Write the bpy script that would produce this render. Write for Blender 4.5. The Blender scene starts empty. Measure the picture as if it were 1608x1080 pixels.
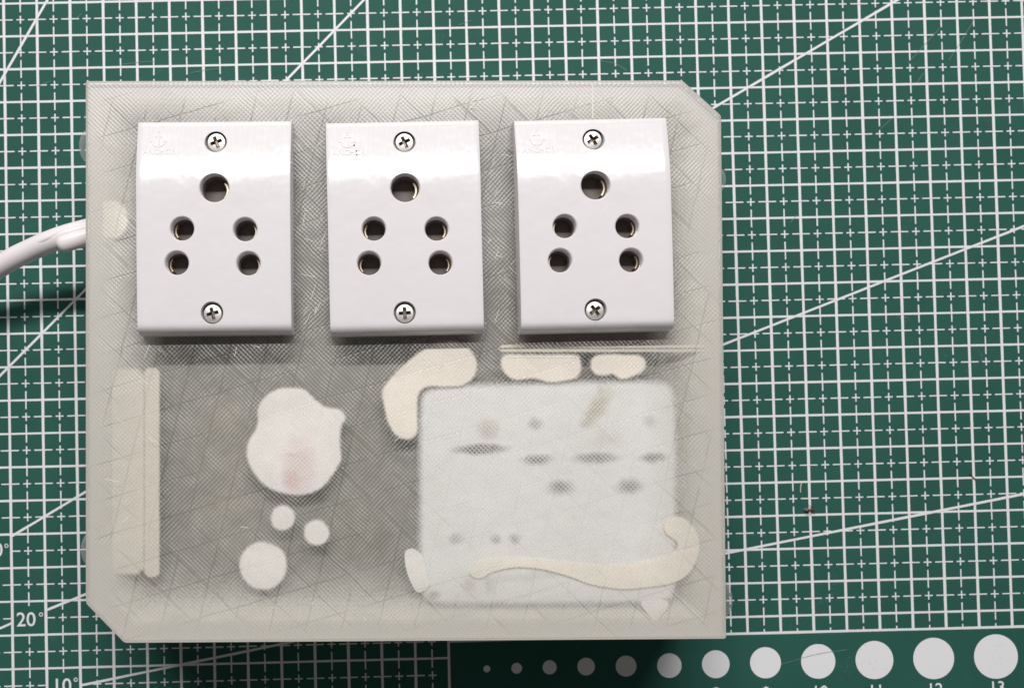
import bpy, bmesh, math, random
from mathutils import Vector, Matrix

random.seed(7)
MM = 0.001
scene = bpy.context.scene
COL = scene.collection

# ------------------------------------------------------------------ camera
F, PX, PY, W, H = 1400.0, 630.0, 630.0, 1608.0, 1080.0
ROT = Matrix(((0.9996924090, -0.0232709316, 0.0085761932),
              (0.0230900711, 0.9995207894, 0.0206165043),
              (-0.0090518486, -0.0204121379, 0.9997506732)))     # world -> camera
CAM = Vector((115.096092, -128.434272, 268.365008))             # mm
cd = bpy.data.cameras.new("camera")
cam = bpy.data.objects.new("camera", cd)
COL.objects.link(cam)
cam.matrix_world = Matrix.Translation(CAM * MM) @ ROT.transposed().to_4x4()
cd.sensor_width = 36.0
cd.lens = F * 36.0 / W
cd.shift_x = (W / 2 - PX) / W
cd.shift_y = (PY - H / 2) / W
cd.clip_start = 0.005
cd.clip_end = 20.0
cd.dof.use_dof = True
cd.dof.focus_distance = 0.230
cd.dof.aperture_fstop = 17.0
scene.camera = cam

# ------------------------------------------------------------------ light
world = bpy.data.worlds.new("World")
scene.world = world
world.use_nodes = True
bg = world.node_tree.nodes["Background"]
bg.inputs[0].default_value = (1.0, 0.95, 0.93, 1)
bg.inputs[1].default_value = 0.11
ld = bpy.data.lights.new("tube_light", 'AREA')
ld.shape = 'RECTANGLE'
ld.size = 1.0
ld.size_y = 0.052
ld.energy = 14.0
ld.color = (1.0, 0.97, 0.97)
lamp = bpy.data.objects.new("tube_light", ld)
COL.objects.link(lamp)
LEL = math.radians(58)
AIM = Vector((0.118, -0.10, 0.03))
lamp.location = AIM + Vector((0.0, math.cos(LEL), math.sin(LEL))) * 1.10
lamp.rotation_euler = (AIM - lamp.location).to_track_quat('-Z', 'Y').to_euler()
lb = bpy.data.lights.new("fill_light", 'AREA')  # added fill lamp, unseen, softens and lengthens the shadows
lb.shape = 'RECTANGLE'
lb.size = 0.9
lb.size_y = 0.22
lb.energy = 3.0
lb.color = (1.0, 0.97, 0.97)
lampb = bpy.data.objects.new("fill_light", lb)
COL.objects.link(lampb)
ELB = math.radians(33)
lampb.location = AIM + Vector((-0.10, math.cos(ELB), math.sin(ELB))) * 1.2
lampb.rotation_euler = (AIM - lampb.location).to_track_quat('-Z', 'Y').to_euler()
scene.view_settings.view_transform = 'Standard'
scene.view_settings.look = 'None'
scene.view_settings.exposure = 0.0
scene.view_settings.gamma = 1.0
scene.render.engine = 'CYCLES'
scene.cycles.use_denoising = True
scene.cycles.transparent_max_bounces = 24
scene.cycles.max_bounces = 10
scene.cycles.diffuse_bounces = 5
scene.cycles.caustics_reflective = False
scene.cycles.caustics_refractive = False

ZL = 36.0        # top of the lid
LIDT = 2.0       # lid thickness
ZB = ZL - LIDT   # underside of the lid
ZPAN = ZB - 0.6
ZFLOOR = ZB - 5.5


def at(px, py, z=0.0):
    """point of the photograph -> place on the level z (mm)"""
    d = ROT.transposed() @ Vector(((px - PX) / F, (PY - py) / F, -1.0))
    t = (z - CAM.z) / d.z
    p = CAM + d * t
    return Vector((p.x, p.y, z))


# ------------------------------------------------------------------ objects
def link(name, me, mat=None, parent=None):
    o = bpy.data.objects.new(name, me)
    COL.objects.link(o)
    if mat is not None:
        for m in (mat if isinstance(mat, (list, tuple)) else [mat]):
            me.materials.append(m)
    if parent:
        o.parent = parent
    return o


def empty(name, loc, rz=0.0):
    o = bpy.data.objects.new(name, None)
    o.empty_display_size = 0.01
    COL.objects.link(o)
    o.location = Vector(loc) * MM
    o.rotation_euler = (0, 0, rz)
    return o


def tag(o, label=None, cat=None, group=None, kind=None):
    if label: o['label'] = label
    if cat: o['category'] = cat
    if group: o['group'] = group
    if kind: o['kind'] = kind
    return o


def mesh(name, verts, faces, smooth=None, origin=(0, 0, 0), idx=None):
    """verts in mm"""
    me = bpy.data.meshes.new(name)
    ox, oy, oz = origin
    me.from_pydata([((v[0] - ox) * MM, (v[1] - oy) * MM, (v[2] - oz) * MM) for v in verts], [], faces)
    if idx:
        for p, i in zip(me.polygons, idx):
            p.material_index = i
    me.update()
    if smooth is not None:
        autosmooth(me, smooth)
    return me


def autosmooth(me, deg):
    bm = bmesh.new()
    bm.from_mesh(me)
    bmesh.ops.recalc_face_normals(bm, faces=bm.faces)
    lim = math.radians(deg)
    for f in bm.faces:
        f.smooth = True
    for e in bm.edges:
        e.smooth = not (len(e.link_faces) != 2 or e.calc_face_angle(0) > lim)
    bm.to_mesh(me)
    bm.free()


def lathe(profile, n=32, axis_xy=(0, 0)):
    """profile [(r, z)] -> verts, faces"""
    v, f = [], []
    for r, z in profile:
        for k in range(n):
            a = 2 * math.pi * k / n
            v.append((axis_xy[0] + r * math.cos(a), axis_xy[1] + r * math.sin(a), z))
    for i in range(len(profile) - 1):
        for k in range(n):
            a, b = i * n + k, i * n + (k + 1) % n
            f.append((a, b, b + n, a + n))
    f.append(tuple(range(n))[::-1])
    m = len(v) - n
    f.append(tuple(range(m, m + n)))
    return v, f


def boolean(me_a, cutters):
    o = bpy.data.objects.new("work", me_a)
    COL.objects.link(o)
    tmp = []
    for c in cutters:
        oc = bpy.data.objects.new("cutter", c)
        COL.objects.link(oc)
        m = o.modifiers.new("b", 'BOOLEAN')
        m.operation = 'DIFFERENCE'
        m.solver = 'EXACT'
        m.object = oc
        tmp.append(oc)
    dg = bpy.context.evaluated_depsgraph_get()
    out = bpy.data.meshes.new_from_object(o.evaluated_get(dg))
    for oc in tmp:
        bpy.data.objects.remove(oc)
    bpy.data.objects.remove(o)
    return out


def text_mesh(s, size, extrude=0.0):
    cu = bpy.data.curves.new("t", 'FONT')
    cu.body = s
    cu.size = size * MM
    cu.extrude = extrude * MM
    cu.align_x = 'CENTER'
    cu.align_y = 'BOTTOM_BASELINE'
    cu.resolution_u = 4
    cu.offset = 0.0 if extrude else 0.00004
    o = bpy.data.objects.new("t", cu)
    COL.objects.link(o)
    dg = bpy.context.evaluated_depsgraph_get()
    me = bpy.data.meshes.new_from_object(o.evaluated_get(dg))
    bpy.data.objects.remove(o)
    return me


# ------------------------------------------------------------------ materials
class NT:
    def __init__(s, name):
        s.m = bpy.data.materials.new(name)
        s.m.use_nodes = True
        s.t = s.m.node_tree
        s.t.nodes.clear()
        s.out = s.t.nodes.new('ShaderNodeOutputMaterial')
        s.tc = s.t.nodes.new('ShaderNodeTexCoord')

    def n(s, typ, **kw):
        nd = s.t.nodes.new(typ)
        for k, v in kw.items():
            setattr(nd, k, v)
        return nd

    def set(s, sock, v):
        if isinstance(v, bpy.types.NodeSocket):
            s.t.links.new(v, sock)
        elif isinstance(v, (tuple, list)) and sock.type == 'RGBA' and len(v) == 3:
            sock.default_value = (*v, 1)
        else:
            sock.default_value = v

    def math(s, op, a, b=None, c=None, clamp=False):
        nd = s.n('ShaderNodeMath', operation=op, use_clamp=clamp)
        for i, x in enumerate((a, b, c)):
            if x is not None:
                s.set(nd.inputs[i], x)
        return nd.outputs[0]

    def noise(s, scale, detail=3, rough=0.5, vec=None, dist=0.0):
        nd = s.n('ShaderNodeTexNoise')
        s.set(nd.inputs['Vector'], vec if vec is not None else s.tc.outputs['Object'])
        nd.inputs['Scale'].default_value = scale
        nd.inputs['Detail'].default_value = detail
        nd.inputs['Roughness'].default_value = rough
        nd.inputs['Distortion'].default_value = dist
        return nd.outputs['Fac']

    def remap(s, v, a, b, c=0.0, d=1.0):
        nd = s.n('ShaderNodeMapRange')
        nd.interpolation_type = 'SMOOTHSTEP'
        s.set(nd.inputs[0], v)
        for i, x in enumerate((a, b, c, d)):
            nd.inputs[i + 1].default_value = x
        return nd.outputs[0]

    def mixc(s, f, a, b, mode='MIX'):
        nd = s.n('ShaderNodeMix', data_type='RGBA', blend_type=mode)
        s.set(nd.inputs[0], f)
        s.set(nd.inputs[6], a)
        s.set(nd.inputs[7], b)
        return nd.outputs[2]

    def bump(s, h, strength, dist):
        nd = s.n('ShaderNodeBump')
        s.set(nd.inputs['Height'], h)
        nd.inputs['Strength'].default_value = strength
        nd.inputs['Distance'].default_value = dist
        return nd.outputs[0]

    def bsdf(s, color, rough=0.5, metal=0.0, spec=0.5, normal=None, **kw):
        nd = s.n('ShaderNodeBsdfPrincipled')
        s.set(nd.inputs['Base Color'], color)
        s.set(nd.inputs['Roughness'], rough)
        nd.inputs['Metallic'].default_value = metal
        nd.inputs['Specular IOR Level'].default_value = spec
        if normal is not None:
            s.set(nd.inputs['Normal'], normal)
        for k, v in kw.items():
            s.set(nd.inputs[k], v)
        return nd.outputs[0]

    def done(s, sh):
        s.t.links.new(sh, s.out.inputs[0])
        return s.m


def mat_mat():
    t = NT("mat_green")
    f = t.noise(26, 4, 0.6)
    g = t.noise(900, 3, 0.7)
    c = t.mixc(t.remap(f, 0.3, 0.7), (0.017, 0.082, 0.063), (0.021, 0.095, 0.075))
    c = t.mixc(t.remap(g, 0.35, 0.75, 0, 0.35), c, (0.025, 0.096, 0.075))
    # rubbed, whitish scuffs
    s = t.noise(45, 6, 0.75, dist=1.0)
    s2 = t.noise(1500, 2, 0.7)
    sc = t.math('MULTIPLY', t.remap(s, 0.60, 0.74), t.remap(s2, 0.45, 0.75, 0, 0.45))
    c = t.mixc(sc, c, (0.22, 0.32, 0.30))
    return t.done(t.bsdf(c, 0.7, spec=0.16, normal=t.bump(g, 0.25, 0.0001)))


def mat_print():
    t = NT("mat_print_white")
    f = t.noise(1100, 4, 0.7)
    d = t.noise(60, 3, 0.6)
    w = t.math('MULTIPLY', t.remap(f, 0.58, 0.75), t.remap(d, 0.45, 0.65, 0.1, 0.8))
    c = t.mixc(w, (0.70, 0.71, 0.715), (0.25, 0.33, 0.30))
    return t.done(t.bsdf(c, 0.6, spec=0.2))


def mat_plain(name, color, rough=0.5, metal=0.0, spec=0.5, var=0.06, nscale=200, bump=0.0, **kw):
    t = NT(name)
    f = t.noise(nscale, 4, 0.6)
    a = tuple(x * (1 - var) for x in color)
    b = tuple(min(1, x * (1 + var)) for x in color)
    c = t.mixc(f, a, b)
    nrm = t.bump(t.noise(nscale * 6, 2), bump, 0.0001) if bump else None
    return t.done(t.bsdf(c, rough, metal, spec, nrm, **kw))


def mat_socket():
    t = NT("white_gloss_plastic")
    f = t.noise(60, 3, 0.6)
    c = t.mixc(f, (0.715, 0.69, 0.693), (0.745, 0.72, 0.723))
    big = t.noise(75, 3, 0.5)
    fine = t.noise(2500, 2, 0.6)
    # fine wiping scratches, all directions
    mp = t.n('ShaderNodeMapping')
    t.set(mp.inputs[0], t.tc.outputs['Object'])
    mp.inputs['Rotation'].default_value = (0, 0, 0.5)
    mp.inputs['Scale'].default_value = (3200, 160, 160)
    scr = t.noise(1.0, 3, 0.7, vec=mp.outputs[0])
    h = t.math('ADD', t.math('MULTIPLY', big, 1.0), t.math('MULTIPLY', scr, 0.002))
    h = t.math('ADD', h, t.math('MULTIPLY', fine, 0.006))
    r = t.remap(scr, 0.3, 0.75, 0.17, 0.23)
    return t.done(t.bsdf(c, r, spec=0.5, normal=t.bump(h, 0.5, 0.0008)))


def mat_box(name="printed_plastic", col=(0.645, 0.62, 0.56)):
    t = NT(name)
    sep = t.n('ShaderNodeSeparateXYZ')
    t.set(sep.inputs[0], t.tc.outputs['Object'])
    lay = t.math('SINE', t.math('MULTIPLY', sep.outputs[2], 2 * math.pi / 0.0004))
    f = t.noise(120, 3, 0.6)
    c = t.mixc(f, tuple(x * 0.93 for x in col), tuple(x * 1.05 for x in col))
    return t.done(t.bsdf(c, 0.42, spec=0.4, normal=t.bump(lay, 0.35, 0.00006)))


def mat_lid(name, top, planes):
    """translucent printed sheet: crossed extrusion lines, infill walls, edge opacity imitating light scattered from the walls"""
    t = NT(name)
    pos = t.tc.outputs['Object']
    warp = t.n('ShaderNodeVectorMath', operation='ADD')
    nz = t.n('ShaderNodeTexNoise')
    t.set(nz.inputs['Vector'], pos)
    nz.inputs['Scale'].default_value = 130
    nz.inputs['Detail'].default_value = 2
    sc = t.n('ShaderNodeVectorMath', operation='SCALE')
    t.set(sc.inputs[0], nz.outputs['Color'])
    sc.inputs['Scale'].default_value = 0.0009
    t.set(warp.inputs[0], pos)
    t.set(warp.inputs[1], sc.outputs[0])
    P = warp.outputs[0]

    def dot(v, d):
        nd = t.n('ShaderNodeVectorMath', operation='DOT_PRODUCT')
        t.set(nd.inputs[0], v)
        nd.inputs[1].default_value = d
        return nd.outputs['Value']

    def wave(ang, period, phase=0.0):
        u = dot(P, (math.cos(ang) / period, math.sin(ang) / period, 0))
        s = t.math('SINE', t.math('MULTIPLY_ADD', u, 2 * math.pi, phase))
        return t.math('MULTIPLY_ADD', s, 0.5, 0.5)
    per = 0.00084
    wa = wave(math.radians(45), per)
    wb = wave(math.radians(135), per * 1.015, 1.0)
    zone = t.noise(75, 2, 0.5)
    za = t.remap(zone, 0.36, 0.60, 0.25, 1.0)
    zb = t.remap(zone, 0.40, 0.64, 1.0, 0.25)
    thread = t.math('ADD', t.math('MULTIPLY', t.math('POWER', wa, 1.8), za), t.math('MULTIPLY', t.math('POWER', wb, 1.8), zb))      # 0..1.3
    speck = t.noise(3800, 2, 0.7)
    thread = t.math('MULTIPLY', thread, t.math('MULTIPLY', t.remap(speck, 0.25, 0.7, 0.8, 1.12), t.remap(t.noise(260, 4, 0.65), 0.3, 0.7, 0.62, 1.22)))
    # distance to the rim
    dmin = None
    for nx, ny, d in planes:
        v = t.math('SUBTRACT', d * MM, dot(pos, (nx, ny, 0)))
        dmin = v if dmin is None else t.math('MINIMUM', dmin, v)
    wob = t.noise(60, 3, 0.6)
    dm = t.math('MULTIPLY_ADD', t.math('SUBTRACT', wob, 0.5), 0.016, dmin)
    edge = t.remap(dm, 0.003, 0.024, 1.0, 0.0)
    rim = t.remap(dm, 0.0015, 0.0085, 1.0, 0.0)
    # infill walls under the skin, three families at 60 degrees
    infill = None
    for k, (a, pr, ph) in enumerate(((105, 0.0091, 0.2), (165, 0.0091, 0.55), (45, 0.0091, 0.35))):
        u = dot(P, (math.cos(math.radians(a)) / pr, math.sin(math.radians(a)) / pr, 0))
        fr = t.math('ABSOLUTE', t.math('SUBTRACT', t.math('FRACT', t.math('ADD', u, ph)), 0.5))
        ln = t.remap(fr, 0.0, 0.034, 1.0, 0.0)
        br = t.noise(55 + 9 * k, 3, 0.6)
        ln = t.math('MULTIPLY', ln, t.remap(br, 0.36, 0.52))
        infill = ln if infill is None else t.math('MAXIMUM', infill, ln)
    infill = t.math('MULTIPLY', infill, t.math('SUBTRACT', 1.0, rim))
    cloud = t.remap(t.noise(38, 3, 0.55), 0.3, 0.7, -0.04, 0.04) if top else 0.0
    if top:
        op = t.math('MULTIPLY_ADD', thread, 0.28, 0.05)
    else:
        op = t.math('MULTIPLY_ADD', thread, 0.02, 0.015)
    op = t.math('ADD', op, cloud)
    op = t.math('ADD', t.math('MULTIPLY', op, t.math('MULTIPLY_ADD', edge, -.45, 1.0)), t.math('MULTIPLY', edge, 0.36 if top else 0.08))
    op = t.math('MULTIPLY', op, t.math('MULTIPLY_ADD', infill, -0.30, 1.0))
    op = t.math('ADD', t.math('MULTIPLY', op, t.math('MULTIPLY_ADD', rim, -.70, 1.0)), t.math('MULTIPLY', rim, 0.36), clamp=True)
    col = t.mixc(t.math('MULTIPLY', infill, 0.62), (0.70, 0.685, 0.63), (0.32, 0.34, 0.30))
    nrm = t.bump(t.math('MULTIPLY', t.math('MULTIPLY_ADD', infill, -1.0, thread), t.math('MULTIPLY_ADD', rim, -0.6, 1.0)), 0.35 if top else 0.1, 0.00012)
    pr = t.bsdf(col, 0.38, spec=0.45, normal=nrm)
    tr = t.n('ShaderNodeBsdfTransparent')
    tr.inputs[0].default_value = (0.985, 0.98, 0.97, 1)
    mx = t.n('ShaderNodeMixShader')
    t.set(mx.inputs[0], op)
    t.set(mx.inputs[1], tr.outputs[0])
    t.set(mx.inputs[2], pr)
    gl = t.n('ShaderNodeBsdfGlossy')
    gl.inputs['Roughness'].default_value = 0.32
    t.set(gl.inputs['Normal'], nrm)
    mg = t.n('ShaderNodeMixShader')
    mg.inputs[0].default_value = 0.035 if top else 0.0
    t.set(mg.inputs[1], mx.outputs[0])
    t.set(mg.inputs[2], gl.outputs[0])
    return t.done(mg.outputs[0])


def mat_clear():
    t = NT("clear_glue")
    p = t.bsdf((0.75, 0.76, 0.76), 0.12, spec=0.6)
    tr = t.n('ShaderNodeBsdfTransparent')
    mx = t.n('ShaderNodeMixShader')
    lw = t.n('ShaderNodeLayerWeight')
    lw.inputs[0].default_value = 0.35
    t.set(mx.inputs[0], t.math('MULTIPLY_ADD', lw.outputs['Facing'], 0.45, 0.06))
    t.set(mx.inputs[1], tr.outputs[0])
    t.set(mx.inputs[2], p)
    return t.done(mx.outputs[0])


def mat_stain_shade(name, base, spots, space):
    """white sheet or glue with stains and painted-in gap shade: spots (x, y, rx, ry, angle, colour, strength, softness) in mm"""
    t = NT(name)
    c = t.mixc(t.noise(90, 3, 0.6), tuple(x * 0.96 for x in base), base)
    wn = t.n('ShaderNodeTexNoise')
    t.set(wn.inputs['Vector'], t.tc.outputs['Object'])
    wn.inputs['Scale'].default_value = 420
    wn.inputs['Detail'].default_value = 3
    sc = t.n('ShaderNodeVectorMath', operation='SCALE')
    t.set(sc.inputs[0], wn.outputs['Color'])
    sc.inputs['Scale'].default_value = 0.0016
    ad = t.n('ShaderNodeVectorMath', operation='ADD')
    t.set(ad.inputs[0], t.tc.outputs['Object'])
    t.set(ad.inputs[1], sc.outputs[0])
    wv = None
    for sgn in (1, -1):
        d = t.n('ShaderNodeVectorMath', operation='DOT_PRODUCT')
        t.set(d.inputs[0], t.tc.outputs['Object'])
        k = 2 * math.pi / 0.00084 / math.sqrt(2)
        d.inputs[1].default_value = (k, sgn * k, 0)
        w1 = t.math('MULTIPLY_ADD', t.math('SINE', d.outputs['Value']), 0.5, 0.5)
        wv = w1 if wv is None else t.math('MULTIPLY', wv, w1)
    wv = t.math('MULTIPLY_ADD', wv, 1.1, 0.5, clamp=True)
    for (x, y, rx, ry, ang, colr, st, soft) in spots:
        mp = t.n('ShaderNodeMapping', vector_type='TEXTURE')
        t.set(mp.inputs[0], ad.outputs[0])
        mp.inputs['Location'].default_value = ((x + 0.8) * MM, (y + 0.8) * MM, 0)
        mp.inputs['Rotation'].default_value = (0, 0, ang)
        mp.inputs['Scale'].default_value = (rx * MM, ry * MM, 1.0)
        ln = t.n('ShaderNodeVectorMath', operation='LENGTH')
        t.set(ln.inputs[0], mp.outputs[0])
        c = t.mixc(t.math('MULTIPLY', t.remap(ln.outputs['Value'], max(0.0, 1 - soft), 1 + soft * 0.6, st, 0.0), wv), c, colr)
    return feather_wrap(t.done(t.bsdf(c, 0.55, spec=0.2)))


M_MAT = mat_mat()
M_PRINT = mat_print()
M_SOCK = mat_socket()
M_BOX = mat_box()
M_DENSE = mat_box("dense_plastic", (0.70, 0.66, 0.58))
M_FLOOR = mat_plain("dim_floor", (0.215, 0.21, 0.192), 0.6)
M_GLUE = mat_plain("cream_glue", (0.94, 0.90, 0.81), 0.5, var=0.03)
M_GLUE_W = mat_plain("white_glue", (0.94, 0.925, 0.91), 0.5, var=0.03)


def feather_wrap(m):
    """let the thin rim of a glue patch fade where it no longer wets the lid, broken up by the print lines"""
    t = m.node_tree
    out = [n for n in t.nodes if n.type == 'OUTPUT_MATERIAL'][0]
    sh = out.inputs[0].links[0].from_socket
    N = lambda typ, **kw: (lambda nd: [setattr(nd, k, v) for k, v in kw.items()] and nd or nd)(t.nodes.new(typ))
    a = N('ShaderNodeAttribute', attribute_name="feather")
    tc = N('ShaderNodeTexCoord')
    nz = N('ShaderNodeTexNoise')
    t.links.new(tc.outputs['Object'], nz.inputs['Vector'])
    nz.inputs['Scale'].default_value = 1500
    nz.inputs['Detail'].default_value = 2
    ad = N('ShaderNodeMath', operation='MULTIPLY_ADD')
    t.links.new(nz.outputs['Fac'], ad.inputs[0])
    ad.inputs[1].default_value = 0.5
    t.links.new(a.outputs['Fac'], ad.inputs[2])
    mr = N('ShaderNodeMapRange', interpolation_type='SMOOTHSTEP')
    t.links.new(ad.outputs[0], mr.inputs[0])
    mr.inputs[1].default_value = 0.25
    mr.inputs[2].default_value = 1.1
    tr = N('ShaderNodeBsdfTransparent')
    mx = N('ShaderNodeMixShader')
    t.links.new(mr.outputs[0], mx.inputs[0])
    t.links.new(tr.outputs[0], mx.inputs[1])
    t.links.new(sh, mx.inputs[2])
    t.links.new(mx.outputs[0], out.inputs[0])
    return m


feather_wrap(M_GLUE)
feather_wrap(M_GLUE_W)
M_CLEAR = mat_clear()
M_CABLE = mat_plain("white_cable_sheath", (0.80, 0.755, 0.76), 0.3, spec=0.5, var=0.03, bump=0.1)
M_DARK = mat_plain("dark_contact", (0.13, 0.105, 0.092), 0.45, spec=0.4)
M_BRASS = mat_plain("brass", (0.78, 0.66, 0.48), 0.34, metal=1.0)
M_STEEL = mat_plain("plated_steel", (0.66, 0.64, 0.61), 0.5, metal=1.0, var=0.08, nscale=700, bump=0.15)


def mat_gel(name, col):
    t = NT(name)
    p = t.bsdf(col, 0.6, spec=0.2)
    tr = t.n('ShaderNodeBsdfTransparent')
    mx = t.n('ShaderNodeMixShader')
    lw = t.n('ShaderNodeLayerWeight')
    lw.inputs[0].default_value = 0.5
    t.set(mx.inputs[0], t.math('MULTIPLY', t.remap(lw.outputs['Facing'], 0.0, 0.7, 0.2, 0.0), t.remap(t.noise(130, 3, .6), .3, .7, .3, 1.0)))
    t.set(mx.inputs[1], tr.outputs[0])
    t.set(mx.inputs[2], p)
    return t.done(mx.outputs[0])


M_RECESS = mat_plain("shaded_recess", (0.26, 0.22, 0.18), 0.45, metal=0.8)  # recess shade painted in as a darker metal
M_BEIGE = mat_gel("beige_component", (0.62, 0.54, 0.42))
M_BROWN = mat_gel("brown_component", (0.36, 0.29, 0.18))
M_SCUFF = mat_plain("scuffed_white", (0.88, 0.85, 0.86), 0.5)
M_INSECT = mat_plain("insect_brown", (0.09, 0.045, 0.025), 0.45)
M_DUST = mat_plain("pale_fibre", (0.6, 0.55, 0.48), 0.8)
M_GRIME = mat_plain("dark_specks", (0.05, 0.045, 0.045), 0.8)

# ------------------------------------------------------------------ cutting mat
mat = empty("cutting_mat", (150, -100, 0))
tag(mat, "green cutting mat with white grid, angle lines and circles under everything", "cutting mat")
MO = (150, -100, 0)
X0, X1, Y0, Y1 = -120, 420, -330, 110
bm = bmesh.new()
bmesh.ops.create_cube(bm, size=1)
for v in bm.verts:
    v.co = Vector((X0 if v.co.x < 0 else X1, Y0 if v.co.y < 0 else Y1, -3 if v.co.z < 0 else 0)) - Vector(MO)
    v.co *= MM
bmesh.ops.bevel(bm, geom=[e for e in bm.edges if abs(e.verts[0].co.z - e.verts[1].co.z) > .001], offset=.006, segments=4, affect='EDGES')
me = bpy.data.meshes.new("mat_sheet")
bm.to_mesh(me)
bm.free()
link("mat_sheet", me, M_MAT, mat)


class Strips:
    def __init__(s): s.v, s.f = [], []

    def seg(s, a, b, w, z, n=1):
        a, b = Vector(a[:2]), Vector(b[:2])
        d = (b - a)
        if d.length < 1e-6: return
        u = d.normalized()
        p = Vector((-u.y, u.x))
        k0 = len(s.v)
        for i in range(n + 1):
            q = a + d * (i / n)
            ww = w / 2 * random.uniform(0.88, 1.10)
            j = random.uniform(-0.02, 0.02)
            s.v += [(*(q + p * (ww + j)), z), (*(q - p * (ww - j)), z)]
        for i in range(n):
            k = k0 + 2 * i
            s.f.append((k, k + 1, k + 3, k + 2))

    def build(s, name, m, parent, o=MO):
        me = mesh(name, s.v, s.f, origin=o)
        bm = bmesh.new(); bm.from_mesh(me)
        for f in bm.faces:
            f.normal_update()
            if f.normal.z < 0: f.normal_flip()
        bm.to_mesh(me); bm.free()
        return link(name, me, m, parent)


CMIN, CMAX, RMIN, RMAX = -8, 38, -7, 22
BOT_R = -195.0            # lower edge of the grid where the circle strip runs
STRIP_C = 13
gv, gh, dv, dh = Strips(), Strips(), Strips(), Strips()
yb_left = -RMAX * 10.0
skip_v = {(0, 18), (1, 20)}  # numerals interrupt some of the fine dashes
for c in range(CMIN, CMAX + 1):
    lo = BOT_R if c > STRIP_C else yb_left
    gv.seg((c * 10, -RMIN * 10), (c * 10, lo), 0.80, 0.03, 26)
for r in range(RMIN, RMAX + 1):
    xe = CMAX * 10 if r < 20 else STRIP_C * 10
    gh.seg((CMIN * 10, -r * 10), (xe, -r * 10), 0.63, 0.05, 40)
gh.seg((STRIP_C * 10, BOT_R), (CMAX * 10, BOT_R), 0.75, 0.05, 26)
DW = 0.40


NUMBOX = [(0.3, 9.7, -190.2, -181.3), (10.3, 19.7, -210, -201.6), (-9.7, -0.3, -170, -160.4)]


def clip_seg(S, a, b, w, z):
    m = ((a[0] + b[0]) / 2, (a[1] + b[1]) / 2)
    if m[0] > STRIP_C * 10 and m[1] < BOT_R: return
    n = 8
    free = []
    for i in range(n):
        t = (i + .5) / n
        q = (a[0] + (b[0] - a[0]) * t, a[1] + (b[1] - a[1]) * t)
        free.append(not any(x0 < q[0] < x1 and y0 < q[1] < y1 for x0, x1, y0, y1 in NUMBOX))
    if all(free):
        S.seg(a, b, w, z, 2)
        return
    i = 0
    while i < n:
        if free[i]:
            k = i
            while k < n and free[k]: k += 1
            L = lambda t: (a[0] + (b[0] - a[0]) * t, a[1] + (b[1] - a[1]) * t)
            S.seg(L(i / n), L(k / n), w, z, 1)
            i = k
        i += 1


for c in range(CMIN, CMAX):
    x = c * 10 + 5
    for r in range(RMIN, RMAX + 1):
        y = -r * 10
        if c >= STRIP_C and y - 2.7 < BOT_R:
            if y < BOT_R: continue
        clip_seg(dv, (x, y + 2.7), (x, max(y - 2.7, BOT_R) if c >= STRIP_C else y - 2.7), DW, 0.07)
        lo = y - 6.2
        if c >= STRIP_C: lo = max(lo, BOT_R)
        if y - 3.8 > lo:
            clip_seg(dv, (x, y - 3.8), (x, lo), DW, 0.07)
for r in range(RMIN, RMAX):
    y = -r * 10 - 5
    for c in range(CMIN, CMAX + 1):
        x = c * 10
        if c >= STRIP_C and y < BOT_R: continue
        if c == STRIP_C and y < BOT_R: continue
        if abs(y - BOT_R) < .1 and c >= STRIP_C: continue
        clip_seg(dh, (x - 2.7, y), (x + 2.7, y), DW * .92, 0.09)
        clip_seg(dh, (x + 3.8, y), (x + 6.2, y), DW * .92, 0.09)
gv.build("grid_lines", M_PRINT, mat)
gh.build("grid_lines", M_PRINT, mat)
tag(dv.build("dashed_lines", M_PRINT, mat), kind="stuff")
tag(dh.build("dashed_lines", M_PRINT, mat), kind="stuff")


def ext(a, b, ea, eb):
    d = (b - a).normalized()
    return a - d * ea, b + d * eb


ANG = [((75, 0), (0, 130), 60, 60), ((572, 0), (452, 124), 70, 30), ((1410, 0), (1118, 171), 60, 0),
       ((1608, 355), (1138, 540), 60, 40), ((1608, 775), (1140, 868), 60, 40), ((133, 456), (0, 590), 30, 60),
       ((132.7, 773), (16, 843), 30, 0), ((132.7, 933), (72.7, 957.5), 30, 0), ((20, 977), (0, 986), 0, 60),
       ((444, 1010), (128, 1075), 20, 0)]
for a, b, ea, eb in ANG:
    s = Strips()
    A, B = ext(at(*a), at(*b), ea, eb)
    s.seg(A, B, 0.72, 0.11, 12)
    s.build("angle_line", M_PRINT, mat)

CIRC = [(764.5, 1049.3, 5.4), (811.3, 1048.4, 8.4), (863, 1046.9, 11), (920.3, 1045.7, 13.7), (983, 1045, 16.3),
        (1051, 1044.2, 19.2), (1123.9, 1042, 21.7), (1202, 1039.7, 24.3), (1284.7, 1037.6, 27),
        (1373, 1035.5, 29.8), (1466, 1033, 32.3), (1563.8, 1030, 34.7)]
for x, y, r in CIRC:
    c = at(x, y)
    R = r / 5.22
    n = 48
    me = mesh("size_circle", [(c.x + R * math.cos(2 * math.pi * k / n), c.y + R * math.sin(2 * math.pi * k / n), 0.06) for k in range(n)],
              [tuple(range(n))], origin=MO)
    link("size_circle", me, M_PRINT, mat)


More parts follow.
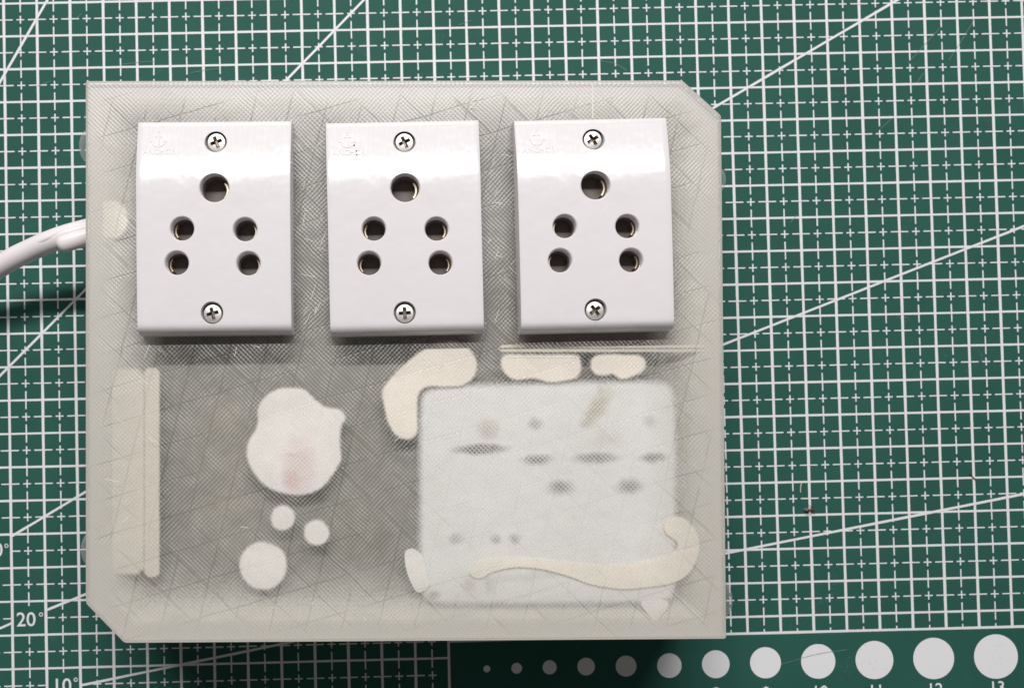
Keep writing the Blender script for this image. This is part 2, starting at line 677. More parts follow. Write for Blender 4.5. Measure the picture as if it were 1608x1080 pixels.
def numeral(s, px, py, size, rot=0.0, ring=None):
    me = text_mesh(s, size)
    p = at(px, py)
    o = link("numeral", me, M_PRINT, mat)
    o.location = (p - Vector(MO) + Vector((0, 0, 0.08))) * MM
    o.rotation_euler = (0, 0, rot)
    # degree ring
    if ring:
        q = at(*ring)
        v, f = [], []
        n = 20
        for k in range(n):
            a = 2 * math.pi * k / n
            v += [(q.x + .62 * math.cos(a), q.y + .62 * math.sin(a), .08), (q.x + .36 * math.cos(a), q.y + .36 * math.sin(a), .08)]
        for k in range(n):
            a, b = 2 * k, 2 * ((k + 1) % n)
            f.append((a, b, b + 1, a + 1))
        link("degree_ring", mesh("degree_ring", v, f, origin=MO), M_PRINT, mat)


numeral("20", 41.3, 982.3, 5.9, 0, (64.6, 964))
numeral("10", 97.5, 1086, 5.9, 0, (119, 1066.3))
numeral("30", -10.5, 873.3, 5.9, 0, (10.3, 856.3))
for s, px, py in (("8", 1125, 1096), ("9", 1203.5, 1095), ("10", 1288, 1093.5), ("11", 1376, 1092), ("12", 1468.5, 1089.5), ("13", 1566, 1086.5)):
    numeral(s, px, py, 4.9, 0.005)

# ------------------------------------------------------------------ the box
box = empty("printed_box", at(640, 560, 0))
tag(box, "pale translucent 3D-printed box with two cut corners and glue showing through its lid", "box")
BO = tuple(box.location / MM)
HEX = [(134, 127), (1072, 126), (1133, 181), (1141, 1003), (195, 1009.5), (134, 947)]
HEX = [at(x, y, ZL) for x, y in HEX][::-1]          # counter-clockwise
RAD = [0.7] * 6


def planes_of(poly):
    out = []
    for i in range(len(poly)):
        a, b = poly[i], poly[(i + 1) % len(poly)]
        d = (b - a).normalized()
        nx, ny = d.y, -d.x
        out.append((nx, ny, nx * a.x + ny * a.y))
    return out


def inset(poly, off, rad=0.7, seg=5):
    pl = planes_of(poly)
    n = len(pl)
    pts = []
    for i in range(n):
        (a, b, c), (d, e, f) = pl[i - 1], pl[i]
        c -= off; f -= off
        det = a * e - b * d
        pts.append(Vector(((c * e - b * f) / det, (a * f - c * d) / det)))
    out = []
    for i in range(n):
        p, q, r = pts[i - 1], pts[i], pts[(i + 1) % n]
        u, v = (p - q).normalized(), (r - q).normalized()
        for k in range(seg + 1):
            t = k / seg
            A, B = q + u * rad, q + v * rad
            out.append(A * (1 - t) ** 2 + q * 2 * t * (1 - t) + B * t * t)
    return out


def rings(levels, cap0=True, cap1=True):
    """levels: [(offset, z)] -> closed shell"""
    v, f = [], []
    n = None
    for off, z in levels:
        r = inset(HEX, off)
        n = len(r)
        v += [(p.x, p.y, z) for p in r]
    for i in range(len(levels) - 1):
        for k in range(n):
            a, b = i * n + k, i * n + (k + 1) % n
            f.append((a, b, b + n, a + n))
    nside = len(f)
    if cap0: f.append(tuple(range(n))[::-1])
    if cap1:
        m = (len(levels) - 1) * n
        f.append(tuple(range(m, m + n)))
    return v, f, n


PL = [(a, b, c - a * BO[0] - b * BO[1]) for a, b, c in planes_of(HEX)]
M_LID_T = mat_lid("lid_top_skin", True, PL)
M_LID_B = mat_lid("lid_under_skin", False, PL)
lev = [(0.05, ZB), (0.0, ZB + 0.3), (0.0, ZL - 0.35), (0.12, ZL - 0.1), (0.35, ZL), (1.2, ZL), (4.0, ZL), (4.4, ZL)]
v, f, n = rings(lev)
idx = []
for i in range(len(lev) - 1):
    idx += [2 if i < 3 else 0] * n
idx += [1, 0]
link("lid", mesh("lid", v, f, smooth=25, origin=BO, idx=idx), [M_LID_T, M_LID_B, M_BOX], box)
# walls: a closed ring, floor inside
v, f, n = rings([(0.25, 0.0), (0.25, ZB - .02), (4.0, ZB - .02), (4.0, 2.0), (4.0, 0.0)], False, False)
m = 4 * n
for k in range(n):
    f.append((m + k, m + (k + 1) % n, (k + 1) % n, k))
link("wall", mesh("wall", v, f, smooth=30, origin=BO), M_BOX, box)
v, f, n = rings([(4.02, 0.1), (4.02, ZFLOOR)])
link("raised_floor", mesh("raised_floor", v, f, origin=BO), M_FLOOR, box)  # added high floor, raised to hide shadow edges and shorten lit walls


M_GLOW_RING = feather_wrap(mat_box("glow_ring_plastic", (0.63, 0.61, 0.55)))  # added ring, its fading cream imitates light scattered near the walls
flv = [(4.02, ZB - .04), (6.2, ZB - .5), (8.4, ZB - 2.8), (11.0, ZB - 4.0), (16.0, ZFLOOR + .7), (23.0, ZFLOOR + .2)]
v, f, n = rings(flv, False, False)
me = mesh("added_glow_ring", v, f, smooth=60, origin=BO)
fa = me.attributes.new("feather", 'FLOAT', 'POINT')
fa.data.foreach_set("value", [a for a in (1.1, .85, .6, .38, .15, -.3) for _ in range(n)])
link("added_glow_ring", me, M_GLOW_RING, box)


def slab(px0, py0, px1, py1, z0, z1, zpix=None):
    """upright block seen as the pixel rectangle on level zpix"""
    zp = z1 if zpix is None else zpix
    c = [at(px0, py0, zp), at(px1, py0, zp), at(px1, py1, zp), at(px0, py1, zp)]
    v = [(p.x, p.y, z0) for p in c] + [(p.x, p.y, z1) for p in c]
    f = [(0, 1, 2, 3), (4, 7, 6, 5), (0, 4, 5, 1), (1, 5, 6, 2), (2, 6, 7, 3), (3, 7, 4, 0)]
    return v, f


def smooth_outline(pts, sub=6):
    out = []
    n = len(pts)
    for i in range(n):
        p0, p1, p2, p3 = (Vector(pts[(i + k - 1) % n]) for k in range(4))
        for s in range(sub):
            t = s / sub
            out.append(0.5 * ((2 * p1) + (-p0 + p2) * t + (2 * p0 - 5 * p1 + 4 * p2 - p3) * t * t + (-p0 + 3 * p1 - 3 * p2 + p3) * t ** 3))
    return out


def feathered(name, outline, z1, th, depth_in, m, parent, origin, soft_under=True):
    """slab with feathered rim: the outer ring of its face thins out (attribute 'feather' 0 -> 1)"""
    o = [Vector((p.x, p.y)) for p in outline]
    n = len(o)
    area = sum(o[i].x * o[(i + 1) % n].y - o[(i + 1) % n].x * o[i].y for i in range(n))
    sg = 1 if area > 0 else -1
    nrm = []
    for i in range(n):
        d = (o[(i + 1) % n] - o[i - 1]).normalized()
        nrm.append(Vector((-d.y, d.x)) * sg)
    lv = [(-0.15, z1 - th, 0.0), (-depth_in * .5, z1 - th * .35, 0.0), (0.0, z1 - .05, .12), (depth_in * .5, z1 - .02, .55), (depth_in, z1, 1.0)]
    v, fe, f = [], [], []
    for off, z, a in lv:
        off -= 0.24 * depth_in
        v += [(o[i].x + nrm[i].x * off, o[i].y + nrm[i].y * off, z) for i in range(n)]
        fe += [a] * n
    for i in range(len(lv) - 1):
        for k in range(n):
            a, b = i * n + k, i * n + (k + 1) % n
            f.append((a, b, b + n, a + n))
    f += [tuple(range(n))[::-1], tuple(range((len(lv) - 1) * n, len(lv) * n))]
    me = mesh(name, v, f, smooth=40, origin=origin)
    at_ = me.attributes.new("feather", 'FLOAT', 'POINT')
    at_.data.foreach_set("value", fe)
    return link(name, me, m, parent)


def blob(pts, m, z1=ZB - 0.03, th=1.0, dep=1.2, name="glue_blob"):
    return feathered(name, [at(p[0], p[1], z1) for p in smooth_outline(pts)], z1, th, dep, m, box, BO)


def corners(x0, y0, x1, y1, z, cut=6, step=14):
    """outline of an upright bar, with points along its sides"""
    P = [(x0, y0), (x1, y0), (x1, y1), (x0, y1)]
    out = []
    for i in range(4):
        a, b = Vector(P[i]), Vector(P[(i + 1) % 4])
        L = (b - a).length
        c = min(cut, L * .42)
        k = max(1, int((L - 2 * c) / step))
        for q in range(k + 1):
            t = (c + (L - 2 * c) * q / k) / L
            p = a + (b - a) * t
            out.append(at(p.x + random.uniform(-.3, .3), p.y + random.uniform(-.3, .3), z))
    return out


M_RIB = feather_wrap(mat_box("rib_plastic", (0.74, 0.70, 0.615)))
M_BRACKET = feather_wrap(mat_box("bracket_plastic", (0.75, 0.71, 0.63)))
zt = ZB - .06
feathered("partition", corners(782, 541, 1124, 553, zt), zt, ZB - ZFLOOR - .1, 0.5, M_RIB, box, BO)
feathered("inner_wall", corners(226, 577, 251, 906, zt, 6), zt, ZB - ZFLOOR - .1, 0.9, M_RIB, box, BO)
feathered("inner_bracket", corners(150, 578, 229, 902, zt - .5, 12), zt - .5, 3.0, 1.6, M_BRACKET, box, BO)


def disc(x, y, r):
    return [(x + r * random.uniform(.96, 1.04) * math.cos(a * math.pi / 5), y + r * random.uniform(.96, 1.04) * math.sin(a * math.pi / 5)) for a in range(10)]


def local(px, py, z, o=None):
    p = at(px, py, z) - Vector(o or BO)
    return p.x, p.y


pk = local(470, 735, ZB)
pk2 = local(457, 755, ZB)
pk3 = local(440, 640, ZB)
M_GLUE_P = mat_stain_shade("white_glue_pink_stain", (0.94, 0.925, 0.91), [
    (pk[0], pk[1], 4.6, 8.5, 0, (0.74, 0.60, 0.60), .8, .7), (pk2[0], pk2[1], 2.2, 3.2, 0.3, (0.70, 0.44, 0.46), .8, .8),
    (pk3[0], pk3[1], 9, 3, .2, (0.72, 0.72, 0.71), .5, .8)], None)
tag(blob([(452, 608), (478, 611), (497, 628), (512, 638), (535, 643), (543, 656), (536, 672), (535, 700), (536, 722), (524, 744), (505, 766), (478, 777), (447, 775), (418, 764), (397, 741),
      (387, 716), (390, 692), (403, 668), (405, 640), (417, 621), (436, 610)], M_GLUE_P, th=2.2), "large white glue blob with a faint pink stain")
blob(disc(444, 813, 20), M_GLUE_W)
blob(disc(497, 836, 20.5), M_GLUE_W)
blob(disc(413, 888, 38.5), M_GLUE_W)
blob([(152, 320), (168, 315), (186, 317), (198, 330), (202, 347), (196, 364), (184, 374), (166, 374), (152, 366), (149, 343)], M_GLUE)
blob([(682, 540), (712, 536), (735, 545), (749, 566), (746, 590), (728, 605), (700, 608), (672, 608), (658, 620), (656, 650), (656, 678), (642, 690), (622, 684), (609, 664), (602, 635), (600, 613), (616, 590), (640, 567), (662, 550)], M_GLUE, th=0.5)
blob([(789, 560), (800, 556), (850, 556), (900, 556), (911, 562), (913, 578), (906, 593), (886, 599), (862, 601), (838, 595), (810, 597), (793, 587), (786, 572)], M_GLUE, th=0.5)
blob([(930, 562), (945, 556), (985, 556), (1006, 558), (1015, 569), (1011, 582), (998, 590), (977, 596), (962, 588), (950, 590), (935, 588), (927, 576)], M_GLUE, th=0.5)
blob([(636, 866), (650, 861), (664, 874), (670, 898), (674, 920), (656, 930), (644, 912), (637, 890)], M_GLUE_W, th=0.5, dep=.45)
blob([(738, 894), (752, 881), (780, 876), (830, 876), (880, 881), (930, 886), (985, 885), (1030, 876), (1060, 862), (1062, 850), (1046, 838), (1043, 822), (1054, 812), (1072, 812), (1090, 828), (1099, 850), (1096, 875), (1082, 900),
      (1058, 915), (1020, 922), (975, 925), (930, 918), (890, 904), (850, 894), (810, 891), (775, 898), (755, 908), (740, 904)], M_GLUE, th=0.5, dep=.7)
blob([(1006, 946), (1022, 941), (1044, 941), (1050, 950), (1040, 965), (1029, 975), (1018, 965)], M_GLUE_W, th=0.5, dep=.5)

# glue domes showing past the side walls, under the lid's edge
def dome(px, py, z, ry, rx, rz, name="side_bump"):
    c = at(px, py, z)
    bm = bmesh.new()
    bmesh.ops.create_uvsphere(bm, u_segments=24, v_segments=14, radius=1)
    for q in bm.verts:
        q.co = (Vector((q.co.x * rx, q.co.y * ry, q.co.z * rz)) + c - Vector(BO)) * MM
    me = bpy.data.meshes.new(name)
    bm.to_mesh(me); bm.free()
    autosmooth(me, 60)
    link(name, me, M_CLEAR, box)


dome(142, 231, 22.5, 4.9, 3.0, 3.0)
dome(141, 862, 22.5, 4.6, 2.2, 3.0)
dome(1128, 283, 23.5, 3.4, 1.9, 2.4)
dome(1135, 940, 22.0, 5.0, 2.4, 3.2)
# little nub and seam on the lid
NUB = at(741, 174, ZL)
s = Strips()
s.seg(at(930.5, 132, ZL), at(931, 186, ZL), 0.22, ZL + .012, 6)
s.build("seam", M_DENSE, box, BO)
# light scratches on the lid between the sockets
s = Strips()
rs = random.Random(3)
for (x0, y0, x1, y1, k) in ((470, 200, 510, 520, 16), (764, 200, 804, 520, 12), (150, 560, 640, 980, 10), (220, 535, 780, 560, 6)):
    for i in range(k):
        x, y = rs.uniform(x0, x1), rs.uniform(y0, y1)
        a = rs.choice((0.75, -0.78, 0.2, -1.2)) + rs.uniform(-.2, .2)
        L = rs.uniform(5, 24)
        p, q = at(x, y, ZL), at(x + L * math.cos(a), y + L * math.sin(a), ZL)
        s.seg(p, q, rs.uniform(.06, .13), ZL + .01 + i * .0006, 2)
tag(s.build("scratches", mat_plain("scratch_light", (0.78, 0.75, 0.70), 0.5), box, BO), kind="stuff")

# ------------------------------------------------------------------ things inside the box
PO = tuple(at(862, 775, ZPAN))
DK, BR, GY = (0.10, 0.095, 0.09), (0.42, 0.36, 0.22), (0.30, 0.29, 0.28)  # dark and grey spots paint in air-gap shade; brown ones are stains


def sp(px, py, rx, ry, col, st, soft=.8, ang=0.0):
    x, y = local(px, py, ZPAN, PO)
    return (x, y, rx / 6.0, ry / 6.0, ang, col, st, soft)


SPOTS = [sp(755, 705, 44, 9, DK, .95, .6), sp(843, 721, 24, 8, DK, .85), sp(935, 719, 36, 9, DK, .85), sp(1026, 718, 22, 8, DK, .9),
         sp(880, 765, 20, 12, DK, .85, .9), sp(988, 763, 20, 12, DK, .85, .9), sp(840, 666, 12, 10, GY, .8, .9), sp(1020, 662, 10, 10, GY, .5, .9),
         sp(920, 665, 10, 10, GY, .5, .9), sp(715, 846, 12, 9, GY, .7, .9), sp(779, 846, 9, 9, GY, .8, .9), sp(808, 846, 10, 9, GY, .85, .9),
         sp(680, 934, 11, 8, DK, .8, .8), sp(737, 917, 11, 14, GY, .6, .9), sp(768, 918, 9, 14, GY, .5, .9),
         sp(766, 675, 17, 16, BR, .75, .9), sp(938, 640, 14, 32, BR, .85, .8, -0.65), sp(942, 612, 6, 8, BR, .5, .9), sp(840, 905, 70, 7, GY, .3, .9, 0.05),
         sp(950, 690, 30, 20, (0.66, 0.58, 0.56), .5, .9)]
M_PANEL = mat_stain_shade("white_panel_marked", (0.845, 0.865, 0.87), SPOTS, None)
panel = [at(x, y, ZPAN) for x, y in ((700, 604), (1034, 596), (1056, 606), (1064, 640), (1064, 800), (1066, 905), (1058, 938), (1030, 948), (700, 950), (668, 944), (657, 920), (657, 800), (658, 640), (668, 612))]
n = len(panel)
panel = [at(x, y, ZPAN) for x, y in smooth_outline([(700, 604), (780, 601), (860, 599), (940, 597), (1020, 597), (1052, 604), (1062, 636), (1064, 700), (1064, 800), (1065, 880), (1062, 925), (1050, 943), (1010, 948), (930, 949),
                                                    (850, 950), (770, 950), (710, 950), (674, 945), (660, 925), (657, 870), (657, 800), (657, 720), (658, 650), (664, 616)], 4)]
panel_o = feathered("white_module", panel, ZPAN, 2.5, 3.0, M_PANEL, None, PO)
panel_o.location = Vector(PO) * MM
tag(panel_o, "white rectangular module with painted-in dark gap shade, seen through the lower right of the lid", "module")


def component(px, py, rx, ry, z, m, label, name, cat):
    c = at(px, py, z)
    bm = bmesh.new()
    bmesh.ops.create_uvsphere(bm, u_segments=28, v_segments=16, radius=1)
    for q in bm.verts:
        # softened block
        sx, sy = q.co.x, q.co.y
        q.co = Vector((sx * rx, sy * ry, q.co.z * 3)) * MM
    me = bpy.data.meshes.new(name)
    bm.to_mesh(me); bm.free()
    autosmooth(me, 60)
    o = link(name, me, m)
    o.location = (c + Vector((0, 0, -3.2))) * MM
    tag(o, label, cat)


component(348, 700, 9.0, 14.0, ZB - 1.2, M_BEIGE, "beige component showing dimly through the lid left of the pink-stained glue", "component", "component")
component(352, 830, 9.5, 10.5, ZB - 1.5, M_BEIGE, "small beige component showing dimly through the lid left of the two small glue dots", "component", "component")
component(562, 835, 9.0, 9.5, ZB - 1.6, M_BROWN, "brown component showing dimly through the lid right of the two small glue dots", "component", "component")
component(562, 692, 4, 5.5, ZB - 1.0, M_BROWN, "small brown component showing dimly right of the pink-stained glue", "component", "component")

# ------------------------------------------------------------------ sockets
SW, SH = 39.4, 54.6           # width, height of a plate
ZE, ZC = 3.4, 6.2             # plate height at its ends and at its middle


def tslope(y):
    """downward slope of the face: gently domed, then bending down towards the upper end"""
    t = max(0.0, min(1.0, (y - 7.5) / 13.0))
    return 0.0016 * y + 0.165 * t * t * (3 - 2 * t)


ZTAB = [0.0]
for _i in range(1, 801):
    ZTAB.append(ZTAB[-1] + tslope(-40 + (_i - 0.5) * 0.1) * 0.1)


def zface(y):
    u = (y + 40) / 0.1
    i = max(0, min(799, int(u)))
    return ZC - (ZTAB[i] + (ZTAB[i + 1] - ZTAB[i]) * (u - i) - ZTAB[400])


def slope(y):
    return -math.atan(tslope(y))


def plate_mesh():
    prof = [(-SH / 2, 0.02), (-SH / 2, 1.7)]
    y0 = -SH / 2
    # rounded lower lip
    for k in range(1, 6):
        a = k / 6 * math.pi / 2
        prof.append((y0 + 2.6 * (1 - math.cos(a)), 1.7 + (zface(y0 + 2.6) - 1.7) * math.sin(a)))
    N = 44
    for k in range(N + 1):
        y = y0 + 2.6 + (SH - 2.6 - 0.5) * k / N
        prof.append((y, zface(y)))
    prof += [(SH / 2 - .12, zface(SH / 2) - .15), (SH / 2, zface(SH / 2) - .5), (SH / 2, 0.02)]
    xs = [(-SW / 2, .55), (-SW / 2 + .14, .18), (-SW / 2 + .5, 0)] + [(-SW / 2 + .5 + (SW - 1) * k / 30, 0) for k in range(1, 30)] + [(SW / 2 - .5, 0), (SW / 2 - .14, .18), (SW / 2, .55)]
    v, f = [], []
    n = len(prof)
    for x, d in xs:
        for (y, z) in prof:
            zz = z if z < 0.1 else max(0.02, z - d)
            yy = y
            v.append((x * (1 + 0.010 * max(0, (y - 4) / 24)), yy, zz))
    for i in range(len(xs) - 1):
        for k in range(n):
            a, b = i * n + k, i * n + (k + 1) % n
            f.append((a, a + n, b + n, b))
    f.append(tuple(range(n)))
    m = (len(xs) - 1) * n
    f.append(tuple(range(m, m + n))[::-1])
    me = mesh("plate", v, f)
    bm = bmesh.new(); bm.from_mesh(me)
    bmesh.ops.recalc_face_normals(bm, faces=bm.faces)
    bm.to_mesh(me); bm.free()
    return me


# hole places in plate coordinates, measured on the middle socket
s2c = (at(514, 356, ZL + 5.5) + at(757, 356, ZL + 5.5)) / 2
TOPY = at(635, 191, ZL + ZE).y
BOTY = at(635, 526.5, ZL + 2.6).y
SH = TOPY - BOTY
S2 = Vector((s2c.x, (TOPY + BOTY) / 2, ZL))


def rel(px, py):
    z = 6.0
    for _ in range(4):
        p = at(px, py, ZL + z)
        y = p.y - S2.y
        z = zface(y)
    return p.x - S2.x, y


HOLES = [(*rel(636, 295), 3.62), (*rel(587, 360), 2.93), (*rel(685.5, 360), 2.93), (*rel(579.5, 414), 2.93), (*rel(691.5, 413.5), 2.93)]
xm = (HOLES[1][0] + HOLES[2][0]) / 2
SCREWS = [rel(635, 222.5), rel(635.5, 491.5)]
cutters = []
for x, y, r in HOLES:
    z = zface(y)
    v, f = lathe([(r, 0.25), (r, z - .45), (r + .12, z - .2), (r + .5, z + .12), (r + .5, z + 3)], 40, (x, y))
    cutters.append(mesh("c", v, f, smooth=30))
for k, (x, y) in enumerate(SCREWS):
    z = zface(y)
    v, f = lathe([(2.72, max(.3, z - 2.6)), (2.72, z - .35), (2.95, z + .1), (2.95, z + 3)], 36, (x, y))
    cutters.append(mesh("c", v, f, smooth=30))
me_plate = boolean(plate_mesh(), cutters)
autosmooth(me_plate, 28)

# contact cup: a dark tube deep in each hole
def cup_mesh(r, y):
    z = zface(y) - 2.9
    v, f = lathe([(r - .02, 0.27), (r - .02, z), (r * .95, z), (r * .91, z - .25), (r * .91, .4), (0.05, .38)], 32)
    return mesh("contact_cup", v, f, smooth=30)


def clip_mesh(r, y, side):
    z1 = zface(y) - 3.1
    v, f = [], []
    n = 8
    for ring, rr in ((0, r * .86), (1, r * .74)):
        for k in range(n + 1):
            a = math.radians(-42 + 84 * k / n)
            for z in (.45, z1):
                v.append((side * rr * math.cos(a), rr * math.sin(a), z))
    m = 2 * (n + 1)
    for k in range(n):
        a = 2 * k
        f += [(a, a + 2, a + 3, a + 1), (m + a, m + a + 1, m + a + 3, m + a + 2), (a + 1, a + 3, m + a + 3, m + a + 1)]
    f += [(0, 1, m + 1, m), (m - 2, 2 * m - 2, 2 * m - 1, m - 1)]
    return mesh("brass_clip", v, f, smooth=40)


def screw_mesh():
    v, f = lathe([(2.30, -1.4), (2.36, -.25), (2.18, -.05), (1.4, .10), (0.5, .16), (0.05, .17)], 36)
    head = mesh("s", v, f, smooth=30)
    cut = []
    for a in (0, math.pi / 2):
        c, s = math.cos(a), math.sin(a)
        L, w = 1.62, .43
        vv = []
        for z, l, ww in ((-1.25, .75, .26), (0.4, L + .12, w + .05)):
            for X, Y in ((-l, -ww), (l, -ww), (l, ww), (-l, ww)):
                vv.append((X * c - Y * s, X * s + Y * c, z))
        cut.append(mesh("c", vv, [(3, 2, 1, 0), (4, 5, 6, 7), (0, 1, 5, 4), (1, 2, 6, 5), (2, 3, 7, 6), (3, 0, 4, 7)]))
    v, f = lathe([(.25, -1.0), (.72, 0.4)], 12)
    cut.append(mesh("c", v, f))
    me = boolean(head, cut)
    autosmooth(me, 28)
    me.materials.append(M_STEEL); me.materials.append(M_RECESS)
    for p in me.polygons:
        c = p.center / MM
        if math.hypot(c.x, c.y) < 1.8 and (p.normal.z < .8 or c.z < -.15):
            p.material_index = 1
    return me


me_screw = screw_mesh()


def emblem_mesh():
    """raised anchor, flat, about 6 mm tall, centred at the origin"""
    S = Strips()

    def arc(cx, cy, r, a0, a1, w, n=14):
        pts = [(cx + r * math.cos(math.radians(a0 + (a1 - a0) * k / n)), cy + r * math.sin(math.radians(a0 + (a1 - a0) * k / n))) for k in range(n + 1)]
        return pts
    bm = bmesh.new()

    def ribbon(pts, w, h=0.14):
        P = [Vector(p) for p in pts]
        L, R = [], []
        for i, p in enumerate(P):
            d = (P[min(i + 1, len(P) - 1)] - P[max(i - 1, 0)]).normalized()
            q = Vector((-d.y, d.x)) * w / 2
            L.append(p + q); R.append(p - q)
        vs = []
        for z in (-.3, h):
            vs.append(([bm.verts.new((a.x, a.y, z)) for a in L], [bm.verts.new((a.x, a.y, z)) for a in R]))
        (l0, r0), (l1, r1) = vs
        for i in range(len(P) - 1):
            for q in ((l1[i], r1[i], r1[i + 1], l1[i + 1]), (l0[i], l1[i], l1[i + 1], l0[i + 1]), (r1[i], r0[i], r0[i + 1], r1[i + 1])):
                bm.faces.new(q)
        bm.faces.new((l0[0], r0[0], r1[0], l1[0])); bm.faces.new((l0[-1], l1[-1], r1[-1], r0[-1]))
    w = .34
    ribbon(arc(0, 2.5, .55, -90, 270, w, 18), w * .8)
    ribbon([(0, 1.9), (0, -2.4)], .55)
    ribbon([(-1.15, 1.25), (1.15, 1.25)], w, .16)
    ribbon(arc(0, -.1, 2.3, 200, 340, w, 16), .5, .15)
    ribbon([(-2.9, -.55), (-2.15, -.35), (-1.6, -1.1)], w, .17)
    ribbon([(2.9, -.55), (2.15, -.35), (1.6, -1.1)], w, .17)
    for q in bm.verts: q.co *= MM
    bmesh.ops.recalc_face_normals(bm, faces=bm.faces)
    me = bpy.data.meshes.new("emblem")
    bm.to_mesh(me); bm.free()
    return me


me_emb = emblem_mesh()
me_word = text_mesh("ANCHOR", 1.95, 0.15)
def conform(me, ox, oy, scale, h):
    for q in me.vertices:
        x, y, z = q.co / MM
        y = oy + y * scale
        q.co = Vector((ox + x * scale, y, zface(y) + (h if z > 0 else -.2))) * MM


EMB = (-SW / 2 + 5.5, rel(636, 220)[1])
WRD = (-SW / 2 + 5.9, rel(636, 242)[1])
conform(me_emb, *EMB, 0.74, .09)
conform(me_word, *WRD, 1.0, .08)

NAMES = ["leftmost of the three white power sockets, nearest the cable",
         "middle of the three white power sockets, with dark specks beside its emblem",
         "rightmost of the three white power sockets, nearest the box's cut upper corner"]
# place of each plate: pixel middle of its upper edge, and of its lower edge
SPOS = [((339, 190.5), (338.5, 522), math.radians(-.7)), ((635.5, 191), (635.5, 521), 0), ((931, 186.5), (931, 517.5), math.radians(0.0))]
SROT = [(0.35, 0.25), (0.42, 0.05), (0.55, 0.62)]


def make_socket():
    root = empty("power_socket", S2)
    pl = link("plate", me_plate, M_SOCK, root)
    for i, (x, y, r) in enumerate(HOLES):
        o = link("contact_cup", cup_mesh(r, y), M_DARK, root)
        o.location = (x * MM, y * MM, 0)
        c = link("brass_clip", clip_mesh(r, y, -1 if x < 0 else 1), M_BRASS, o)
    for x, y in SCREWS:
        o = link("screw", me_screw, None, root)
        o.location = (x * MM, y * MM, (zface(y) - .75) * MM)
    e = link("emblem", me_emb, M_SOCK, root)
    w = link("emblem_word", me_word, M_SOCK, root)
    return root


def copy_tree(o, parent=None):
    c = o.copy()
    COL.objects.link(c)
    if parent: c.parent = parent
    for ch in list(o.children):
        copy_tree(ch, c)
    return c


proto = make_socket()
socks = [proto] + [copy_tree(proto) for _ in range(2)]
socks = [socks[1], socks[0], socks[2]]
for i, o in enumerate(socks):
    (tx, ty), (bx_, by), rz = SPOS[i]
    T, B = at(tx, ty, ZL + ZE), at(bx_, by + 4.5, ZL + 2.6)
    o.location = Vector(((T.x + B.x) / 2, (T.y + B.y) / 2, ZL)) * MM
    o.rotation_euler = (0, 0, rz)
    tag(o, NAMES[i], "power socket", "white sockets in a row on the box")
    k = 0
    for ch in o.children:
        if ch.name.startswith("screw"):
            ch.rotation_euler = (0, 0, SROT[i][k])
            k += 1
for i, o in enumerate(socks):
    rs = random.Random(20 + i)
    S = Strips()
    for k in range(34):
        x = rs.uniform(-SW / 2 + 1.5, SW / 2 - 1.5)
        y = rs.gauss(15.0, 3.6) if k < 28 else rs.uniform(-24, 24)
        a = rs.choice((1.4, 1.75, .2, 2.6, .9)) + rs.uniform(-.3, .3)
        L = rs.uniform(.5, 3.2)
        if abs(y) > SH / 2 - 2 or any(math.hypot(x - hx, y - hy) < hr + L for hx, hy, hr in HOLES) or any(math.hypot(x - hx, y - hy) < 3 + L for hx, hy in SCREWS):
            continue
        pts = [(x + L * t * math.cos(a + .2 * t), y + L * t * math.sin(a + .2 * t)) for t in (0, .33, .66, 1)]
        for p, q in zip(pts[:-1], pts[1:]):
            n0 = len(S.v)
            S.seg(p, q, rs.uniform(.05, .09), 0, 1)
            for m in range(n0, len(S.v)):
                S.v[m] = (S.v[m][0], S.v[m][1], zface(S.v[m][1]) + .012 + .0004 * k)
    tag(S.build("scratches", M_SCUFF, o, (0, 0, 0)), kind="stuff")
# dark specks beside the emblem of the middle socket
gv2 = []
sm = socks[1]
bm = bmesh.new()
for (px, py, r) in ((555.5, 223.5, .25), (556, 229, .3), (559, 238, .28), (560, 244, .22), (553, 240, .15)):
    x, y = rel(px, py)
    mtx = Matrix.Translation(Vector((x, y, zface(y) + .03)) * MM) @ Matrix.Diagonal((r * MM, r * .8 * MM, .06 * MM, 1))
    bmesh.ops.create_icosphere(bm, subdivisions=1, radius=1, matrix=mtx)
me = bpy.data.meshes.new("grime")
bm.to_mesh(me); bm.free()
link("grime", me, M_GRIME, sm)

# ------------------------------------------------------------------ cable
def tube(pts, rads, n=20, squash=1.0):
    v, f = [], []
    P = [Vector(p) for p in pts]
    for i, p in enumerate(P):
        d = (P[min(i + 1, len(P) - 1)] - P[max(i - 1, 0)]).normalized()
        sd = d.cross(Vector((0, 0, 1))).normalized()
        up = sd.cross(d)
        for k in range(n):
            a = 2 * math.pi * k / n
            v.append(tuple(p + sd * (rads[i] * math.cos(a)) + up * (rads[i] * squash * math.sin(a))))
    for i in range(len(P) - 1):
        for k in range(n):
            a, b = i * n + k, i * n + (k + 1) % n
            f.append((a, b, b + n, a + n))
    f += [tuple(range(n))[::-1], tuple(range(len(v) - n, len(v)))]
    return v, f


def spline(pts, sub=10):
    out = []
    P = [Vector(p) for p in pts]
    P = [P[0] * 2 - P[1]] + P + [P[-1] * 2 - P[-2]]
    for i in range(1, len(P) - 2):
        p0, p1, p2, p3 = P[i - 1:i + 3]
        for s in range(sub):
            t = s / sub
            out.append(0.5 * ((2 * p1) + (-p0 + p2) * t + (2 * p0 - 5 * p1 + 4 * p2 - p3) * t * t + (-p0 + 3 * p1 - 3 * p2 + p3) * t ** 3))
    out.append(P[-2])
    return out


